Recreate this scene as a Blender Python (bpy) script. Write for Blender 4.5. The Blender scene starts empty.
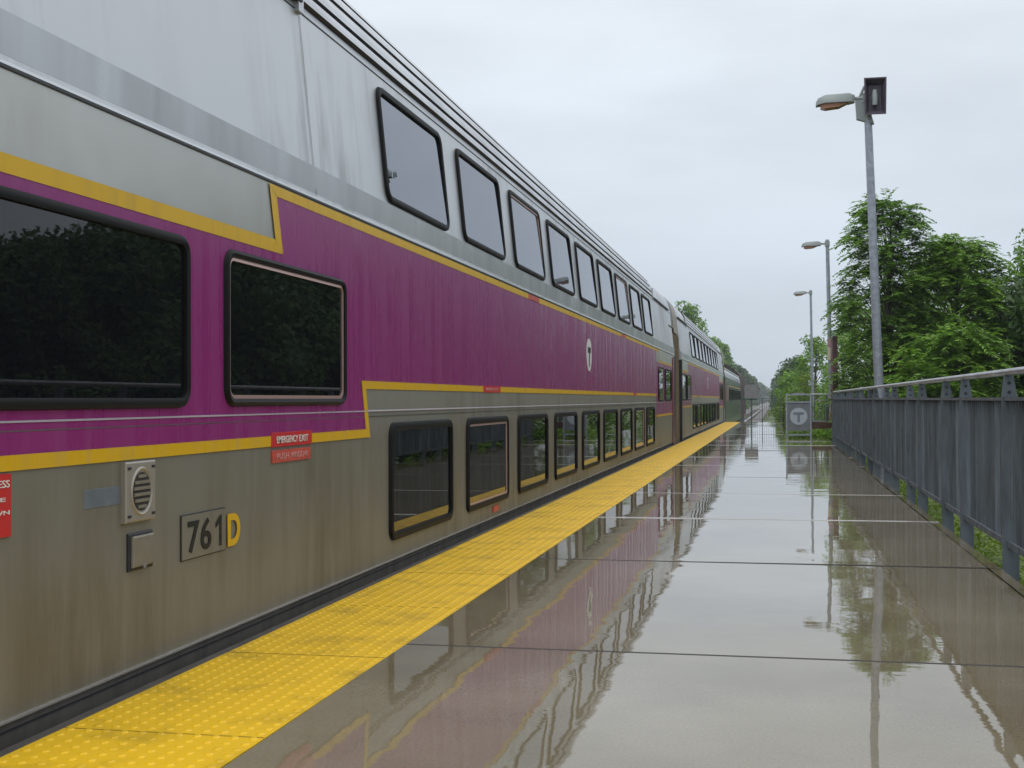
import bpy, math, random
import numpy as np
from mathutils import Matrix, Vector
random.seed(7)
rng = np.random.default_rng(11)
C = bpy.context.scene.collection
sc = bpy.context.scene
R = math.radians

# ------------------------------------------------------------------ camera
cam_data = bpy.data.cameras.new("camera")
cam_data.sensor_width = 36.0
cam_data.lens = 1294.0 / 1024.0 * 36.0
cam_data.clip_start = 0.05
cam_data.clip_end = 5000
cam = bpy.data.objects.new("camera", cam_data)
C.objects.link(cam)
cr = Vector((.97998912, .19901526, -.00377395)); cu = Vector((.00615753, -.01135932, .99991652)); cb = Vector((.19895578, -.97993055, -.01235745))
cam.matrix_world = Matrix(((cr.x, cu.x, cb.x, 0), (cr.y, cu.y, cb.y, 0), (cr.z, cu.z, cb.z, 1.0), (0, 0, 0, 1)))
sc.camera = cam

# ------------------------------------------------------------------ world: overcast sky
world = bpy.data.worlds.new("World"); sc.world = world; world.use_nodes = True
wt = world.node_tree; wt.nodes.clear()
def wn(t): return wt.nodes.new(t)
SUN_EL, SUN_ROT = R(52), R(200)
sky = wn('ShaderNodeTexSky'); sky.sky_type = 'NISHITA'; sky.sun_disc = False
sky.sun_elevation = SUN_EL; sky.sun_rotation = SUN_ROT
tc = wn('ShaderNodeTexCoord'); sep = wn('ShaderNodeSeparateXYZ')
wt.links.new(tc.outputs['Generated'], sep.inputs[0])
ramp = wn('ShaderNodeValToRGB')                       # overcast luminance: brighter overhead
e = ramp.color_ramp.elements
e[0].position = 0.0; e[0].color = (6.0, 6.8, 7.85, 1)
e[1].position = 1.0; e[1].color = (16.0, 16.2, 16.4, 1)
m = ramp.color_ramp.elements.new(0.30); m.color = (8.4, 9.1, 9.75, 1)
wt.links.new(sep.outputs['Z'], ramp.inputs[0])
mp = wn('ShaderNodeMapping'); mp.inputs['Scale'].default_value = (1.2, 1.2, 4.5)
wt.links.new(tc.outputs['Generated'], mp.inputs[0])
nz = wn('ShaderNodeTexNoise'); nz.inputs['Scale'].default_value = 2.6; nz.inputs['Detail'].default_value = 5; nz.inputs['Roughness'].default_value = .5
wt.links.new(mp.outputs[0], nz.inputs['Vector'])
mr = wn('ShaderNodeMapRange'); mr.inputs[1].default_value = .3; mr.inputs[2].default_value = .7; mr.inputs[3].default_value = .89; mr.inputs[4].default_value = 1.07
wt.links.new(nz.outputs['Fac'], mr.inputs[0])
mul = wn('ShaderNodeVectorMath'); mul.operation = 'SCALE'
wt.links.new(ramp.outputs[0], mul.inputs[0]); wt.links.new(mr.outputs[0], mul.inputs['Scale'])
mix = wn('ShaderNodeMix'); mix.data_type = 'RGBA'; mix.inputs[0].default_value = .94
wt.links.new(sky.outputs[0], mix.inputs[6]); wt.links.new(mul.outputs[0], mix.inputs[7])
bg = wn('ShaderNodeBackground'); bg.inputs[1].default_value = .10
wt.links.new(mix.outputs[2], bg.inputs[0])
wo = wn('ShaderNodeOutputWorld'); wt.links.new(bg.outputs[0], wo.inputs[0])

# ------------------------------------------------------------------ sun behind the cloud
sd = bpy.data.lights.new("sun", 'SUN'); sd.energy = .6; sd.angle = R(25); sd.color = (1, .97, .93)
sun = bpy.data.objects.new("sun", sd); C.objects.link(sun)
sdir = Vector((math.sin(SUN_ROT) * math.cos(SUN_EL), math.cos(SUN_ROT) * math.cos(SUN_EL), math.sin(SUN_EL)))
sun.rotation_euler = sdir.to_track_quat('Z', 'Y').to_euler()

sc.view_settings.view_transform = 'Standard'; sc.view_settings.look = 'None'
sc.view_settings.exposure = 0.0; sc.view_settings.gamma = 1.0; sc.view_settings.use_curve_mapping = False

# ================================================================== materials
def nodes(name):
    m = bpy.data.materials.new(name); m.use_nodes = True
    nt = m.node_tree; b = nt.nodes['Principled BSDF']
    return m, nt, b
def mat(name, col, rough=.5, metal=0., ior=1.45, noise=None, bump=None, coat=0., ndark=.75):
    """noise=(scale3, strength) multiplies the colour; bump=(scale, strength, dist)"""
    m, nt, b = nodes(name)
    b.inputs['Base Color'].default_value = (*col, 1); b.inputs['Roughness'].default_value = rough
    b.inputs['Metallic'].default_value = metal; b.inputs['IOR'].default_value = ior
    b.inputs['Coat Weight'].default_value = coat; b.inputs['Coat Roughness'].default_value = .05
    if noise or bump:
        tc = nt.nodes.new('ShaderNodeTexCoord')
    if noise:
        mp = nt.nodes.new('ShaderNodeMapping'); mp.inputs['Scale'].default_value = noise[0]
        nt.links.new(tc.outputs['Object'], mp.inputs[0])
        n = nt.nodes.new('ShaderNodeTexNoise'); n.inputs['Scale'].default_value = 1; n.inputs['Detail'].default_value = 6; n.inputs['Roughness'].default_value = .6
        nt.links.new(mp.outputs[0], n.inputs['Vector'])
        r = nt.nodes.new('ShaderNodeMapRange'); r.inputs[1].default_value = .3; r.inputs[2].default_value = .7
        r.inputs[3].default_value = 1 - noise[1]; r.inputs[4].default_value = 1 + noise[1] * .6
        nt.links.new(n.outputs['Fac'], r.inputs[0])
        v = nt.nodes.new('ShaderNodeVectorMath'); v.operation = 'SCALE'; v.inputs[0].default_value = col
        nt.links.new(r.outputs[0], v.inputs['Scale']); nt.links.new(v.outputs[0], b.inputs['Base Color'])
        r2 = nt.nodes.new('ShaderNodeMapRange'); r2.inputs[1].default_value = .3; r2.inputs[2].default_value = .7
        r2.inputs[3].default_value = min(1, rough * 1.35); r2.inputs[4].default_value = rough * .75
        nt.links.new(n.outputs['Fac'], r2.inputs[0]); nt.links.new(r2.outputs[0], b.inputs['Roughness'])
    if bump:
        n2 = nt.nodes.new('ShaderNodeTexNoise'); n2.inputs['Scale'].default_value = bump[0]; n2.inputs['Detail'].default_value = 4
        nt.links.new(tc.outputs['Object'], n2.inputs['Vector'])
        bp = nt.nodes.new('ShaderNodeBump'); bp.inputs['Strength'].default_value = bump[1]; bp.inputs['Distance'].default_value = bump[2]
        nt.links.new(n2.outputs['Fac'], bp.inputs['Height']); nt.links.new(bp.outputs[0], b.inputs['Normal'])
    return m

def streaky_metal(name, clean, dirt, lo, hi, zlo=None, zhi=None, metal=.75, rough=.3, base_amt=0., dirt_max=1.):
    """brushed steel with rain/dirt streaks running down it; dirt film thicker low on the side where it was sprayed"""
    m, nt, b = nodes(name); L = nt.links.new; N = nt.nodes.new
    tc = N('ShaderNodeTexCoord')
    mp = N('ShaderNodeMapping'); mp.inputs['Scale'].default_value = (1, 6.0, .8); L(tc.outputs['Object'], mp.inputs[0])
    n1 = N('ShaderNodeTexNoise'); n1.inputs['Scale'].default_value = 1; n1.inputs['Detail'].default_value = 7; n1.inputs['Roughness'].default_value = .62; n1.inputs['Distortion'].default_value = .35
    L(mp.outputs[0], n1.inputs['Vector'])
    n2 = N('ShaderNodeTexNoise'); n2.inputs['Scale'].default_value = 1.1; n2.inputs['Detail'].default_value = 5; L(tc.outputs['Object'], n2.inputs['Vector'])
    a = N('ShaderNodeMath'); a.operation = 'MULTIPLY_ADD'; L(n1.outputs['Fac'], a.inputs[0]); a.inputs[1].default_value = .65
    ml = N('ShaderNodeMath'); ml.operation = 'MULTIPLY'; L(n2.outputs['Fac'], ml.inputs[0]); ml.inputs[1].default_value = .35; L(ml.outputs[0], a.inputs[2])
    r = N('ShaderNodeMapRange'); r.inputs[1].default_value = lo; r.inputs[2].default_value = hi; L(a.outputs[0], r.inputs[0]); r.inputs[4].default_value = dirt_max
    n5 = N('ShaderNodeTexNoise'); n5.inputs['Scale'].default_value = .55; n5.inputs['Detail'].default_value = 3; L(tc.outputs['Object'], n5.inputs['Vector'])
    r5 = N('ShaderNodeMapRange'); r5.inputs[1].default_value = .38; r5.inputs[2].default_value = .62; r5.inputs[3].default_value = .15; L(n5.outputs['Fac'], r5.inputs[0])
    m5 = N('ShaderNodeMath'); m5.operation = 'MULTIPLY'; L(r.outputs[0], m5.inputs[0]); L(r5.outputs[0], m5.inputs[1])
    fac = m5.outputs[0]
    if zlo is not None:
        s = N('ShaderNodeSeparateXYZ'); L(tc.outputs['Object'], s.inputs[0])
        zr = N('ShaderNodeMapRange'); zr.inputs[1].default_value = zlo; zr.inputs[2].default_value = zhi; zr.inputs[3].default_value = 1; zr.inputs[4].default_value = 0; L(s.outputs['Z'], zr.inputs[0])
        ad = N('ShaderNodeMath'); ad.operation = 'MULTIPLY_ADD'; L(zr.outputs[0], ad.inputs[0]); ad.inputs[1].default_value = base_amt; L(fac, ad.inputs[2]); ad.use_clamp = True
        fac = ad.outputs[0]
    mx = N('ShaderNodeMix'); mx.data_type = 'RGBA'; mx.inputs[6].default_value = (*clean, 1); mx.inputs[7].default_value = (*dirt, 1); L(fac, mx.inputs[0]); L(mx.outputs[2], b.inputs['Base Color'])
    mm = N('ShaderNodeMapRange'); mm.inputs[3].default_value = metal; mm.inputs[4].default_value = metal * .45; L(fac, mm.inputs[0]); L(mm.outputs[0], b.inputs['Metallic'])
    rr = N('ShaderNodeMapRange'); rr.inputs[3].default_value = rough; rr.inputs[4].default_value = min(.8, rough + .22); L(fac, rr.inputs[0]); L(rr.outputs[0], b.inputs['Roughness'])
    # sheet-metal waviness and fine brush
    n3 = N('ShaderNodeTexNoise'); n3.inputs['Scale'].default_value = 2.2; L(tc.outputs['Object'], n3.inputs['Vector'])
    bp = N('ShaderNodeBump'); bp.inputs['Strength'].default_value = .25; bp.inputs['Distance'].default_value = .02; L(n3.outputs['Fac'], bp.inputs['Height']); L(bp.outputs[0], b.inputs['Normal'])
    return m

M = {}
M['steel_up'] = streaky_metal('brushed_steel_upper', (.54, .555, .575), (.24, .255, .265), .46, .70, metal=.6, rough=.30)
M['steel_low'] = streaky_metal('brushed_steel_lower', (.48, .485, .46), (.140, .122, .080), .44, .80, zlo=2.0, zhi=2.85, metal=.55, rough=.30, base_amt=.72, dirt_max=.45)
M['steel_trim'] = mat('polished_trim', (.62, .63, .65), .25, .85)
M['roof'] = mat('roof_steel', (.58, .59, .62), .33, .6, noise=((1, 2, 1), .12))
M['belt'] = mat('belt_rail_steel', (.42, .37, .40), .5, .3)
M['dark_gap'] = mat('dark_trim_and_groove_shade', (.022, .022, .028), .55)  # dark seams and trim, also painted shade in the roof flutes
def paint(name, col, streak, amt, rough=.16):
    m, nt, b = nodes(name); L = nt.links.new; N = nt.nodes.new
    tc = N('ShaderNodeTexCoord'); mp = N('ShaderNodeMapping'); mp.inputs['Scale'].default_value = (1, 11, .8); L(tc.outputs['Object'], mp.inputs[0])
    n1 = N('ShaderNodeTexNoise'); n1.inputs['Scale'].default_value = 1; n1.inputs['Detail'].default_value = 8; n1.inputs['Roughness'].default_value = .65; L(mp.outputs[0], n1.inputs['Vector'])
    r = N('ShaderNodeMapRange'); r.inputs[1].default_value = .50; r.inputs[2].default_value = .74; r.inputs[4].default_value = amt; L(n1.outputs['Fac'], r.inputs[0])
    mx = N('ShaderNodeMix'); mx.data_type = 'RGBA'; mx.inputs[6].default_value = (*col, 1); mx.inputs[7].default_value = (*streak, 1); L(r.outputs[0], mx.inputs[0]); L(mx.outputs[2], b.inputs['Base Color'])
    rr = N('ShaderNodeMapRange'); rr.inputs[1].default_value = .3; rr.inputs[2].default_value = .75; rr.inputs[3].default_value = rough; rr.inputs[4].default_value = rough + .3; L(n1.outputs['Fac'], rr.inputs[0]); L(rr.outputs[0], b.inputs['Roughness'])
    b.inputs['IOR'].default_value = 1.33
    n3 = N('ShaderNodeTexNoise'); n3.inputs['Scale'].default_value = 1.7; L(tc.outputs['Object'], n3.inputs['Vector'])
    bp = N('ShaderNodeBump'); bp.inputs['Strength'].default_value = .2; bp.inputs['Distance'].default_value = .02; L(n3.outputs['Fac'], bp.inputs['Height']); L(bp.outputs[0], b.inputs['Normal'])
    return m
M['purple'] = paint('purple_paint', (.25, .028, .165), (.31, .11, .24), .16)
M['maroon'] = mat('maroon_door_paint', (.16, .018, .05), .3)
M['yellow'] = paint('yellow_stripe_paint', (.66, .40, .012), (.45, .30, .10), .5, .25)
M['rubber'] = mat('black_rubber', (.010, .010, .011), .5, ior=1.25)
M['glass'] = mat('dark_window_glass', (.010, .013, .022), .012, 0, 3.6, bump=(1.2, .12, .02))
M['glass'].node_tree.nodes['Principled BSDF'].inputs['Specular Tint'].default_value = (.86, .91, 1, 1)
M['glass_low'] = mat('dark_window_glass_lower', (.006, .007, .009), .012, 0, 1.45)
M['glass_row'] = mat('lower_row_glass', (.006, .008, .007), .012, 0, 1.66)
M['rim'] = mat('pinkish_inner_rim', (.55, .36, .33), .3, .3)
M['skirt'] = mat('skirt_dark', (.125, .118, .108), .45, .2, noise=((1, 6, 2), .35))
M['vent'] = mat('cast_alloy', (.36, .33, .29), .42, .4)
M['vent_dirty'] = mat('dirty_alloy', (.27, .25, .205), .45, .4, noise=((9, 9, 9), .2))
M['black'] = mat('black_print', (.012, .014, .014), .45)
M['red'] = mat('red_sticker', (.55, .03, .03), .35)
M['redfade'] = mat('faded_red_sticker', (.55, .085, .06), .4, noise=((20, 30, 40), .35))
M['white'] = mat('white_print', (.75, .75, .72), .4)
M['pinkprint'] = mat('faded_pink_print', (.62, .30, .28), .45)
M['bellows'] = mat('tan_bellows', (.20, .155, .10), .55, noise=((1, 5, 9), .3))
M['tan'] = mat('tan_hood', (.36, .31, .27), .5, .1)
M['bluegrey'] = mat('blue_patch', (.17, .20, .235), .4, .2, noise=((6, 6, 6), .25))
M['bogie'] = mat('bogie_grime', (.04, .035, .03), .7)
M['galv'] = mat('galvanised_steel', (.30, .33, .38), .42, .35, noise=((14, 14, 14), .3))
M['galv_dark'] = mat('weathered_fence_steel', (.108, .130, .152), .55, .1, noise=((9, 14, 2.5), .4))
nt = M['galv_dark'].node_tree; bs_ = nt.nodes['Principled BSDF']; lk = bs_.inputs['Base Color'].links[0]; src_ = lk.from_socket
gi = nt.nodes.new('ShaderNodeNewGeometry'); mrr = nt.nodes.new('ShaderNodeMapRange'); mrr.inputs[3].default_value = .55; mrr.inputs[4].default_value = 1.3; nt.links.new(gi.outputs['Random Per Island'], mrr.inputs[0])
vs = nt.nodes.new('ShaderNodeVectorMath'); vs.operation = 'SCALE'; nt.links.new(src_, vs.inputs[0]); nt.links.new(mrr.outputs[0], vs.inputs['Scale']); nt.links.new(vs.outputs[0], bs_.inputs['Base Color'])
M['pipe'] = mat('handrail_pipe', (.33, .335, .36), .32, .5, noise=((6, 3, 6), .25))
M['lamp'] = mat('lamp_housing', (.27, .30, .30), .5, .2)
M['lamp_dark'] = mat('lamp_housing_dark', (.075, .06, .085), .5, .1, noise=((20, 20, 20), .3))
M['lens'] = mat('amber_lens', (.30, .13, .07), .2)
M['signback'] = mat('sign_back', (.24, .25, .27), .5, .2, noise=((6, 6, 6), .15))
M['green_post'] = mat('green_post', (.05, .11, .08), .5)
M['cream'] = mat('cream_sign', (.55, .50, .38), .5)
M['pink'] = mat('pink_sign', (.42, .22, .26), .5)
M['brownpost'] = mat('maroon_signboard', (.12, .055, .065), .5, noise=((8, 8, 3), .3))
M['orange'] = mat('rusty_orange', (.32, .10, .05), .6)
M['brownbeam'] = mat('rusty_fascia', (.10, .05, .035), .6, noise=((6, 6, 6), .4))
M['tpanel'] = mat('panel_grey', (.16, .18, .20), .45, .1, noise=((5, 5, 5), .2))
M['tdisc'] = mat('pale_disc', (.36, .41, .46), .5)
M['bark'] = mat('bark', (.085, .07, .055), .8, noise=((10, 10, 3), .4))
M['ballast'] = mat('ballast_stone', (.15, .14, .135), .8, noise=((9, 9, 9), .55), bump=(14, .8, .05))
M['rail'] = mat('rail_steel', (.50, .50, .53), .25, .8)
M['sleeper'] = mat('sleeper_timber', (.10, .085, .07), .8, noise=((5, 5, 5), .3))
M['glint_bead'] = mat('added_joint_glint', (.30, .29, .27), .12, ior=1.6)  # glossy pale grey for beads added to catch the sky
M['seam_dark'] = mat('joint_dirt', (.05, .045, .04), .7)
M['seam'] = mat('tile_seam', (.26, .18, .02), .5)
M['conc_side'] = mat('concrete_side', (.26, .24, .21), .7, noise=((3, 3, 3), .3))
M['edge_rubber'] = mat('edge_nosing', (.085, .078, .072), .5, noise=((3, 3, 3), .3))

# grass/soil ground
def ground_mat():
    m, nt, b = nodes('grass_ground'); L = nt.links.new; N = nt.nodes.new
    tc = N('ShaderNodeTexCoord'); n = N('ShaderNodeTexNoise'); n.inputs['Scale'].default_value = .8; n.inputs['Detail'].default_value = 9; L(tc.outputs['Object'], n.inputs['Vector'])
    r = N('ShaderNodeValToRGB'); L(n.outputs['Fac'], r.inputs[0]); el = r.color_ramp.elements
    el[0].position = .3; el[0].color = (.035, .06, .012, 1); el[1].position = .7; el[1].color = (.10, .13, .03, 1)
    L(r.outputs[0], b.inputs['Base Color']); b.inputs['Roughness'].default_value = .85
    return m
M['ground'] = ground_mat()

# wet concrete: brownish, standing film of rain
def wet_mat():
    m, nt, b = nodes('wet_concrete'); L = nt.links.new; N = nt.nodes.new
    tc = N('ShaderNodeTexCoord')
    n = N('ShaderNodeTexNoise'); n.inputs['Scale'].default_value = .9; n.inputs['Detail'].default_value = 8; n.inputs['Roughness'].default_value = .55; L(tc.outputs['Object'], n.inputs['Vector'])
    fine = N('ShaderNodeTexNoise'); fine.inputs['Scale'].default_value = 95; fine.inputs['Detail'].default_value = 2; L(tc.outputs['Object'], fine.inputs['Vector'])
    r = N('ShaderNodeValToRGB'); L(n.outputs['Fac'], r.inputs[0]); el = r.color_ramp.elements
    el[0].position = .3; el[0].color = (.150, .124, .076, 1); el[1].position = .72; el[1].color = (.255, .218, .150, 1)
    fr = N('ShaderNodeMapRange'); fr.inputs[1].default_value = .3; fr.inputs[2].default_value = .7; fr.inputs[3].default_value = .86; fr.inputs[4].default_value = 1.10; L(fine.outputs['Fac'], fr.inputs[0])
    v = N('ShaderNodeVectorMath'); v.operation = 'SCALE'; L(r.outputs[0], v.inputs[0]); L(fr.outputs[0], v.inputs['Scale']); L(v.outputs[0], b.inputs['Base Color'])
    b.inputs['IOR'].default_value = 1.56
    pn = N('ShaderNodeTexNoise'); pn.inputs['Scale'].default_value = 1.35; pn.inputs['Detail'].default_value = 9; pn.inputs['Roughness'].default_value = .68; L(tc.outputs['Object'], pn.inputs['Vector'])
    rr = N('ShaderNodeMapRange'); rr.inputs[1].default_value = .55; rr.inputs[2].default_value = .68; rr.inputs[3].default_value = .0; rr.inputs[4].default_value = .032; L(pn.outputs['Fac'], rr.inputs[0]); L(rr.outputs[0], b.inputs['Roughness'])
    # gentle swell of the water film + small ripples
    n2 = N('ShaderNodeTexNoise'); n2.inputs['Scale'].default_value = 1.6; n2.inputs['Detail'].default_value = 2; L(tc.outputs['Object'], n2.inputs['Vector'])
    mp = N('ShaderNodeMapping'); mp.inputs['Scale'].default_value = (7, 16, 1); L(tc.outputs['Object'], mp.inputs[0])
    n3 = N('ShaderNodeTexNoise'); n3.inputs['Scale'].default_value = 1; n3.inputs['Detail'].default_value = 3; L(mp.outputs[0], n3.inputs['Vector'])
    b1 = N('ShaderNodeBump'); b1.inputs['Strength'].default_value = .5; b1.inputs['Distance'].default_value = .0045; L(n2.outputs['Fac'], b1.inputs['Height'])
    b2 = N('ShaderNodeBump'); b2.inputs['Strength'].default_value = .4; b2.inputs['Distance'].default_value = .0004; L(n3.outputs['Fac'], b2.inputs['Height']); L(b1.outputs[0], b2.inputs['Normal'])
    L(b2.outputs[0], b.inputs['Normal'])
    return m
M['wet'] = wet_mat()
def tactile_mat():
    m, nt, b = nodes('yellow_tactile'); L = nt.links.new; N = nt.nodes.new
    tc = N('ShaderNodeTexCoord')
    n = N('ShaderNodeTexNoise'); n.inputs['Scale'].default_value = 3.2; n.inputs['Detail'].default_value = 8; n.inputs['Roughness'].default_value = .65; L(tc.outputs['Object'], n.inputs['Vector'])
    r = N('ShaderNodeValToRGB'); L(n.outputs['Fac'], r.inputs[0]); el = r.color_ramp.elements
    el[0].position = .28; el[0].color = (.42, .27, .004, 1); el[1].position = .50; el[1].color = (.77, .475, .002, 1)
    L(r.outputs[0], b.inputs['Base Color']); b.inputs['Roughness'].default_value = .48
    n2 = N('ShaderNodeTexNoise'); n2.inputs['Scale'].default_value = 60; n2.inputs['Detail'].default_value = 3; L(tc.outputs['Object'], n2.inputs['Vector'])
    bp = N('ShaderNodeBump'); bp.inputs['Strength'].default_value = .4; bp.inputs['Distance'].default_value = .002; L(n2.outputs['Fac'], bp.inputs['Height']); L(bp.outputs[0], b.inputs['Normal'])
    return m
M['tactile'] = tactile_mat()
def leaf_mat(name, dark, light, trans=.3):
    m, nt, b = nodes(name); L = nt.links.new; N = nt.nodes.new
    g = N('ShaderNodeNewGeometry'); tc = N('ShaderNodeTexCoord')
    n = N('ShaderNodeTexNoise'); n.inputs['Scale'].default_value = 1.1; n.inputs['Detail'].default_value = 3; L(tc.outputs['Object'], n.inputs['Vector'])
    a = N('ShaderNodeMath'); a.operation = 'MULTIPLY_ADD'; L(g.outputs['Random Per Island'], a.inputs[0]); a.inputs[1].default_value = .45
    s = N('ShaderNodeMath'); s.operation = 'MULTIPLY_ADD'; L(n.outputs['Fac'], s.inputs[0]); s.inputs[1].default_value = 1.5; s.inputs[2].default_value = -.48; L(s.outputs[0], a.inputs[2]); a.use_clamp = True
    mx = N('ShaderNodeMix'); mx.data_type = 'RGBA'; mx.inputs[6].default_value = (*dark, 1); mx.inputs[7].default_value = (*light, 1); L(a.outputs[0], mx.inputs[0])
    L(mx.outputs[2], b.inputs['Base Color']); b.inputs['Roughness'].default_value = .5; b.inputs['IOR'].default_value = 1.4
    tr = N('ShaderNodeBsdfTranslucent'); v = N('ShaderNodeVectorMath'); v.operation = 'MULTIPLY'; L(mx.outputs[2], v.inputs[0]); v.inputs[1].default_value = (1.3, 1.4, .6); L(v.outputs[0], tr.inputs[0])
    ms = N('ShaderNodeMixShader'); ms.inputs[0].default_value = trans; L(b.outputs[0], ms.inputs[1]); L(tr.outputs[0], ms.inputs[2])
    out = nt.nodes['Material Output']; L(ms.outputs[0], out.inputs[0])
    return m
M['leaf_a'] = leaf_mat('leaves_dark', (.06, .14, .026), (.22, .37, .06))
M['leaf_b'] = leaf_mat('leaves_bright', (.075, .175, .026), (.26, .43, .065))
M['leaf_c'] = leaf_mat('leaves_deep', (.028, .065, .022), (.09, .16, .042))
M['leaf_y'] = leaf_mat('leaves_yellowgreen', (.07, .13, .018), (.20, .28, .035))

# ================================================================== mesh helpers
class MB:
    def __init__(s): s.v = []; s.f = []; s.mi = []; s.mats = []
    def _m(s, m):
        if m is None: return 0
        if m not in s.mats: s.mats.append(m)
        return s.mats.index(m)
    def face(s, pts, m=None):
        b = len(s.v); s.v += [tuple(p) for p in pts]; s.f.append(tuple(range(b, b + len(pts)))); s.mi.append(s._m(m)); return s
    def box(s, x0, x1, y0, y1, z0, z1, m=None):
        b = len(s.v); s.v += [(x, y, z) for z in (z0, z1) for y in (y0, y1) for x in (x0, x1)]
        for q in ((0, 2, 3, 1), (4, 5, 7, 6), (0, 1, 5, 4), (2, 6, 7, 3), (0, 4, 6, 2), (1, 3, 7, 5)):
            s.f.append(tuple(b + i for i in q)); s.mi.append(s._m(m))
        return s
    def tube(s, pts, rad, n=10, m=None, cap=True):
        pts = [Vector(p) for p in pts]
        if not hasattr(rad, '__len__'): rad = [rad] * len(pts)
        rings = []
        for i, p in enumerate(pts):
            d = (pts[min(i + 1, len(pts) - 1)] - pts[max(i - 1, 0)]).normalized()
            a = Vector((0, 0, 1)) if abs(d.z) < .9 else Vector((1, 0, 0))
            u = d.cross(a).normalized(); w = d.cross(u)
            b = len(s.v); rings.append(b)
            for k in range(n):
                t = 2 * math.pi * k / n
                s.v.append(tuple(p + (u * math.cos(t) + w * math.sin(t)) * rad[i]))
        mi = s._m(m)
        for a, b in zip(rings, rings[1:]):
            for k in range(n):
                s.f.append((a + k, a + (k + 1) % n, b + (k + 1) % n, b + k)); s.mi.append(mi)
        if cap:
            s.f.append(tuple(rings[0] + k for k in range(n))[::-1]); s.mi.append(mi)
            s.f.append(tuple(rings[-1] + k for k in range(n))); s.mi.append(mi)
        return s
    def loft(s, loops, m=None, closed=True, cap0=False, cap1=False):
        mi = s._m(m); bs = []
        for lp in loops:
            bs.append(len(s.v)); s.v += [tuple(p) for p in lp]
        n = len(loops[0])
        for a, b in zip(bs, bs[1:]):
            for k in range(n if closed else n - 1):
                s.f.append((a + k, a + (k + 1) % n, b + (k + 1) % n, b + k)); s.mi.append(mi)
        if cap0: s.f.append(tuple(bs[0] + k for k in range(n))[::-1]); s.mi.append(mi)
        if cap1: s.f.append(tuple(bs[-1] + k for k in range(n))); s.mi.append(mi)
        return s
    def build(s, name, material=None, parent=None, smooth=False, label=None, bevel=0.):
        o3 = ORG[0] if parent is not None else Vector((0, 0, 0))
        me = bpy.data.meshes.new(name)
        me.from_pydata([(x - o3.x, y - o3.y, z - o3.z) for x, y, z in s.v], [], s.f)
        mats = s.mats if s.mats else [material]
        for mm in mats: me.materials.append(mm)
        if s.mats: me.polygons.foreach_set('material_index', s.mi)
        if smooth: me.polygons.foreach_set('use_smooth', [True] * len(me.polygons)); me.set_sharp_from_angle(angle=R(40))
        me.update()
        o = bpy.data.objects.new(name, me); C.objects.link(o)
        if parent is not None: o.parent = parent
        if label: o['label'] = label
        if bevel:
            bm = o.modifiers.new('bevel', 'BEVEL'); bm.width = bevel; bm.segments = 2; bm.limit_method = 'ANGLE'
        return o
ORG = [Vector((0, 0, 0))]
def thing(name, loc, label, cat, group=None, kind=None):
    o = bpy.data.objects.new(name, None); C.objects.link(o); o.location = loc; o.empty_display_size = .2
    ORG[0] = Vector(loc); tag(o, label, cat, group, kind); return o
def tag(o, label=None, cat=None, group=None, kind=None):
    if label: o['label'] = label
    if cat: o['category'] = cat
    if group: o['group'] = group
    if kind: o['kind'] = kind
    return o
def struct(o, label=None): o['kind'] = 'structure'; return o
def quads(name, V, material, parent=None, extra=None):
    """V: (n,4,3) array of leaf quads (world coords)"""
    n = len(V); o3 = np.array(ORG[0]) if parent is not None else np.zeros(3)
    me = bpy.data.meshes.new(name)
    co = (V.reshape(-1, 3) - o3).astype(np.float32)
    me.vertices.add(n * 4); me.vertices.foreach_set('co', co.ravel())
    me.loops.add(n * 4); me.loops.foreach_set('vertex_index', np.arange(n * 4, dtype=np.int32))
    me.polygons.add(n); me.polygons.foreach_set('loop_start', np.arange(0, n * 4, 4, dtype=np.int32))
    me.polygons.foreach_set('loop_total', np.full(n, 4, dtype=np.int32))
    me.materials.append(material); me.update(calc_edges=True); me.validate()
    o = bpy.data.objects.new(name, me); C.objects.link(o)
    if parent is not None: o.parent = parent
    return o
def text_mesh(name, txt, size, material, parent, origin, xdir, ydir, width=None, height=None, off=0.0, spacing=1.0):
    """letters as a flat mesh: origin = lower left corner, spans width/height along xdir/ydir"""
    cu_ = bpy.data.curves.new(name, 'FONT'); cu_.body = txt; cu_.size = 1; cu_.offset = off; cu_.space_character = spacing; cu_.extrude = .01
    t = bpy.data.objects.new(name, cu_); C.objects.link(t)
    dg = bpy.context.evaluated_depsgraph_get(); me = bpy.data.meshes.new_from_object(t.evaluated_get(dg))
    bpy.data.objects.remove(t); bpy.data.curves.remove(cu_)
    co = np.array([v.co[:] for v in me.vertices]); mn = co.min(0); mx_ = co.max(0); sz = mx_ - mn
    sy = (height or size) / sz[1]; sx = (width / sz[0]) if width else sy
    xd = np.array(xdir); yd = np.array(ydir); nd = np.cross(xd, yd)
    P = np.array(origin) + np.outer((co[:, 0] - mn[0]) * sx, xd) + np.outer((co[:, 1] - mn[1]) * sy, yd) + np.outer((co[:, 2] - mn[2]) / sz[2] * .002, nd)
    P -= np.array(ORG[0])
    me.vertices.foreach_set('co', P.astype(np.float32).ravel()); me.materials.clear(); me.materials.append(material); me.name = name; me.update()
    o = bpy.data.objects.new(name, me); C.objects.link(o); o.parent = parent
    return o
def children(o): return [c for c in bpy.data.objects if c.parent == o]
def copy_tree(o, parent=None, skip=()):
    c = o.copy(); C.objects.link(c)
    if parent is not None: c.parent = parent
    for ch in children(o):
        if ch in skip: continue
        copy_tree(ch, c, skip)
    return c

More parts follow.
